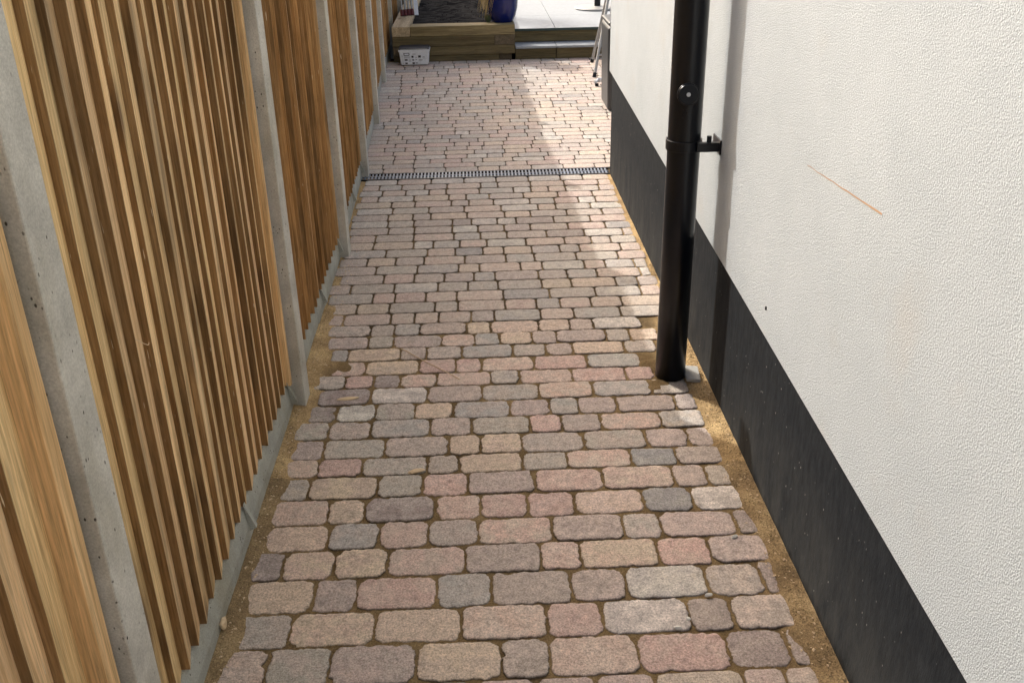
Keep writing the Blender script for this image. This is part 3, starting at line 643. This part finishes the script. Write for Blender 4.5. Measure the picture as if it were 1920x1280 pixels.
pebble('pebble', .524, 1.843, 0, .0085, (1.2, .6, .6), M_stone, 'white pebble on the joint at the top edge of a mauve paver at lower right', 'pebble', G, .1)
pebble('pebble', .459, 1.765, 0, .006, (.8, 1, .6), M_stone, 'smallest white pebble in the joint right of the pale grey paver', 'pebble', G, 1)
pebble('pebble', .428, 1.735, 0, .0085, (1.3, .6, .6), M_stone, 'white pebble on the lower right corner of the pale grey paver', 'pebble', G, -.1)
pebble('stone_chunk', -.636, 1.79, .012, .014, (.5, 1.2, 1.1), M_chip, 'cream stone chunk stuck on the nearest gravel board beside the sand', 'stone')
pebble('wood_chip', -.215, 2.438, 0, .018, (1.4, .55, .3), M_chip, 'buff wood chip lying on a pink paver left of the middle', 'wood chip', None, .3)
pebble('wood_chip', -.470, 2.895, 0, .022, (1.7, .5, .25), M_chip, 'pale wood chip on a dark paver by the second concrete post', 'wood chip', None, .1)
m = MB(); m.add([(.69, 2.925, .006), (.735, 2.915, .006), (.742, 3.00, .012), (.688, 3.015, .012), (.69, 2.925, .018), (.735, 2.915, .020), (.742, 3.00, .028), (.688, 3.015, .026)],
               [(3, 2, 1, 0), (4, 5, 6, 7), (0, 1, 5, 4), (1, 2, 6, 5), (2, 3, 7, 6), (3, 0, 4, 7)])
tag(m.build('stone_fragment', M_slate, bevel=.002), 'flat broken piece of grey stone between the downpipe foot and the plinth', 'stone')
m = MB(); m.tube([Vector((-.314, 3.267, .003)).lerp(Vector((-.093, 3.009, .003)), k / 10) + Vector((.004 * noise.noise((k * .6, 0, 0)), 0, .0015 * math.sin(k))) for k in range(11)], .0016, 5)
tag(m.build('straw_stalk', M_chip), 'thin pale straw stalk lying diagonally across the pavers', 'straw')
m = MB(); p = [Vector((-.628, 1.72, .745)) + Vector((0, .05 * t_, -.03 * t_ + .012 * t_ * t_)) + Vector((.008 * math.sin(t_ * 3), 0, 0)) for t_ in [q / 10 for q in range(11)]]
m.tube([(-.636 + .006 * math.sin(q / 10 * 3.1), 1.62 + .06 * (q / 10), .845 - .035 * math.sin(q / 10 * 1.6)) for q in range(11)], .0007, 5)
tag(m.build('wood_curl', M_chip), 'thin curled wood fibre caught on the second fence panel boards', 'wood fibre')
m = MB()
for k in range(620):                                     # shavings and crumbs blown against fence and wall
    if rnd.random() < .72:
        y = rnd.choice([rnd.uniform(1.5, 3.0), rnd.uniform(3.0, 5.4), rnd.uniform(3.0, 4.2)]); x = xf(y) - .03 + abs(rnd.gauss(0, .035 if y > 3 else .02))
    else: y = rnd.uniform(1.5, 3.3); x = PLX - .01 - abs(rnd.gauss(0, .035))
    z = max(0, sand_z(x, y)) + .001; r_ = rnd.uniform(.0015, .006); a = rnd.uniform(0, 6.28); e_ = rnd.uniform(.25, .7)
    q = [(math.cos(a), math.sin(a)), (-math.sin(a) * e_, math.cos(a) * e_)]
    m.add([(x - q[0][0] * r_, y - q[0][1] * r_, z), (x + q[1][0] * r_, y + q[1][1] * r_, z + r_ * .3), (x + q[0][0] * r_, y + q[0][1] * r_, z + .001), (x - q[1][0] * r_, y - q[1][1] * r_, z + r_ * .5), (x, y, z + r_ * .6)],
          [(0, 1, 4), (1, 2, 4), (2, 3, 4), (3, 0, 4), (3, 2, 1, 0)])
tag(m.build('wood_shavings', M_chip), 'scattered wood shavings and crumbs along the paving edges', 'debris', kind='stuff')
# coarse grit on the sand strips
m = MB()
for k in range(5200):
    if rnd.random() < .62: y = rnd.uniform(1.4, 4.2); x = PLX - .002 - abs(rnd.gauss(0, .036))
    else: y = rnd.uniform(1.4, 4.6); x = xf(y) - .04 + abs(rnd.gauss(0, .024))
    if .0 < sand_z(x, y) + .006:
        z = sand_z(x, y); r_ = rnd.uniform(.0010, .0028); a = rnd.uniform(0, 6)
        m.add([(x + r_ * math.cos(a + q * 2.1), y + r_ * math.sin(a + q * 2.1), z - .0004) for q in range(3)] + [(x + r_ * .2, y, z + r_ * 1.1)], [(0, 1, 3), (1, 2, 3), (2, 0, 3), (2, 1, 0)])
tag(m.build('sand_grit', M_sand), 'loose coarse sand grains along the plinth and the gravel boards', 'sand', kind='stuff')
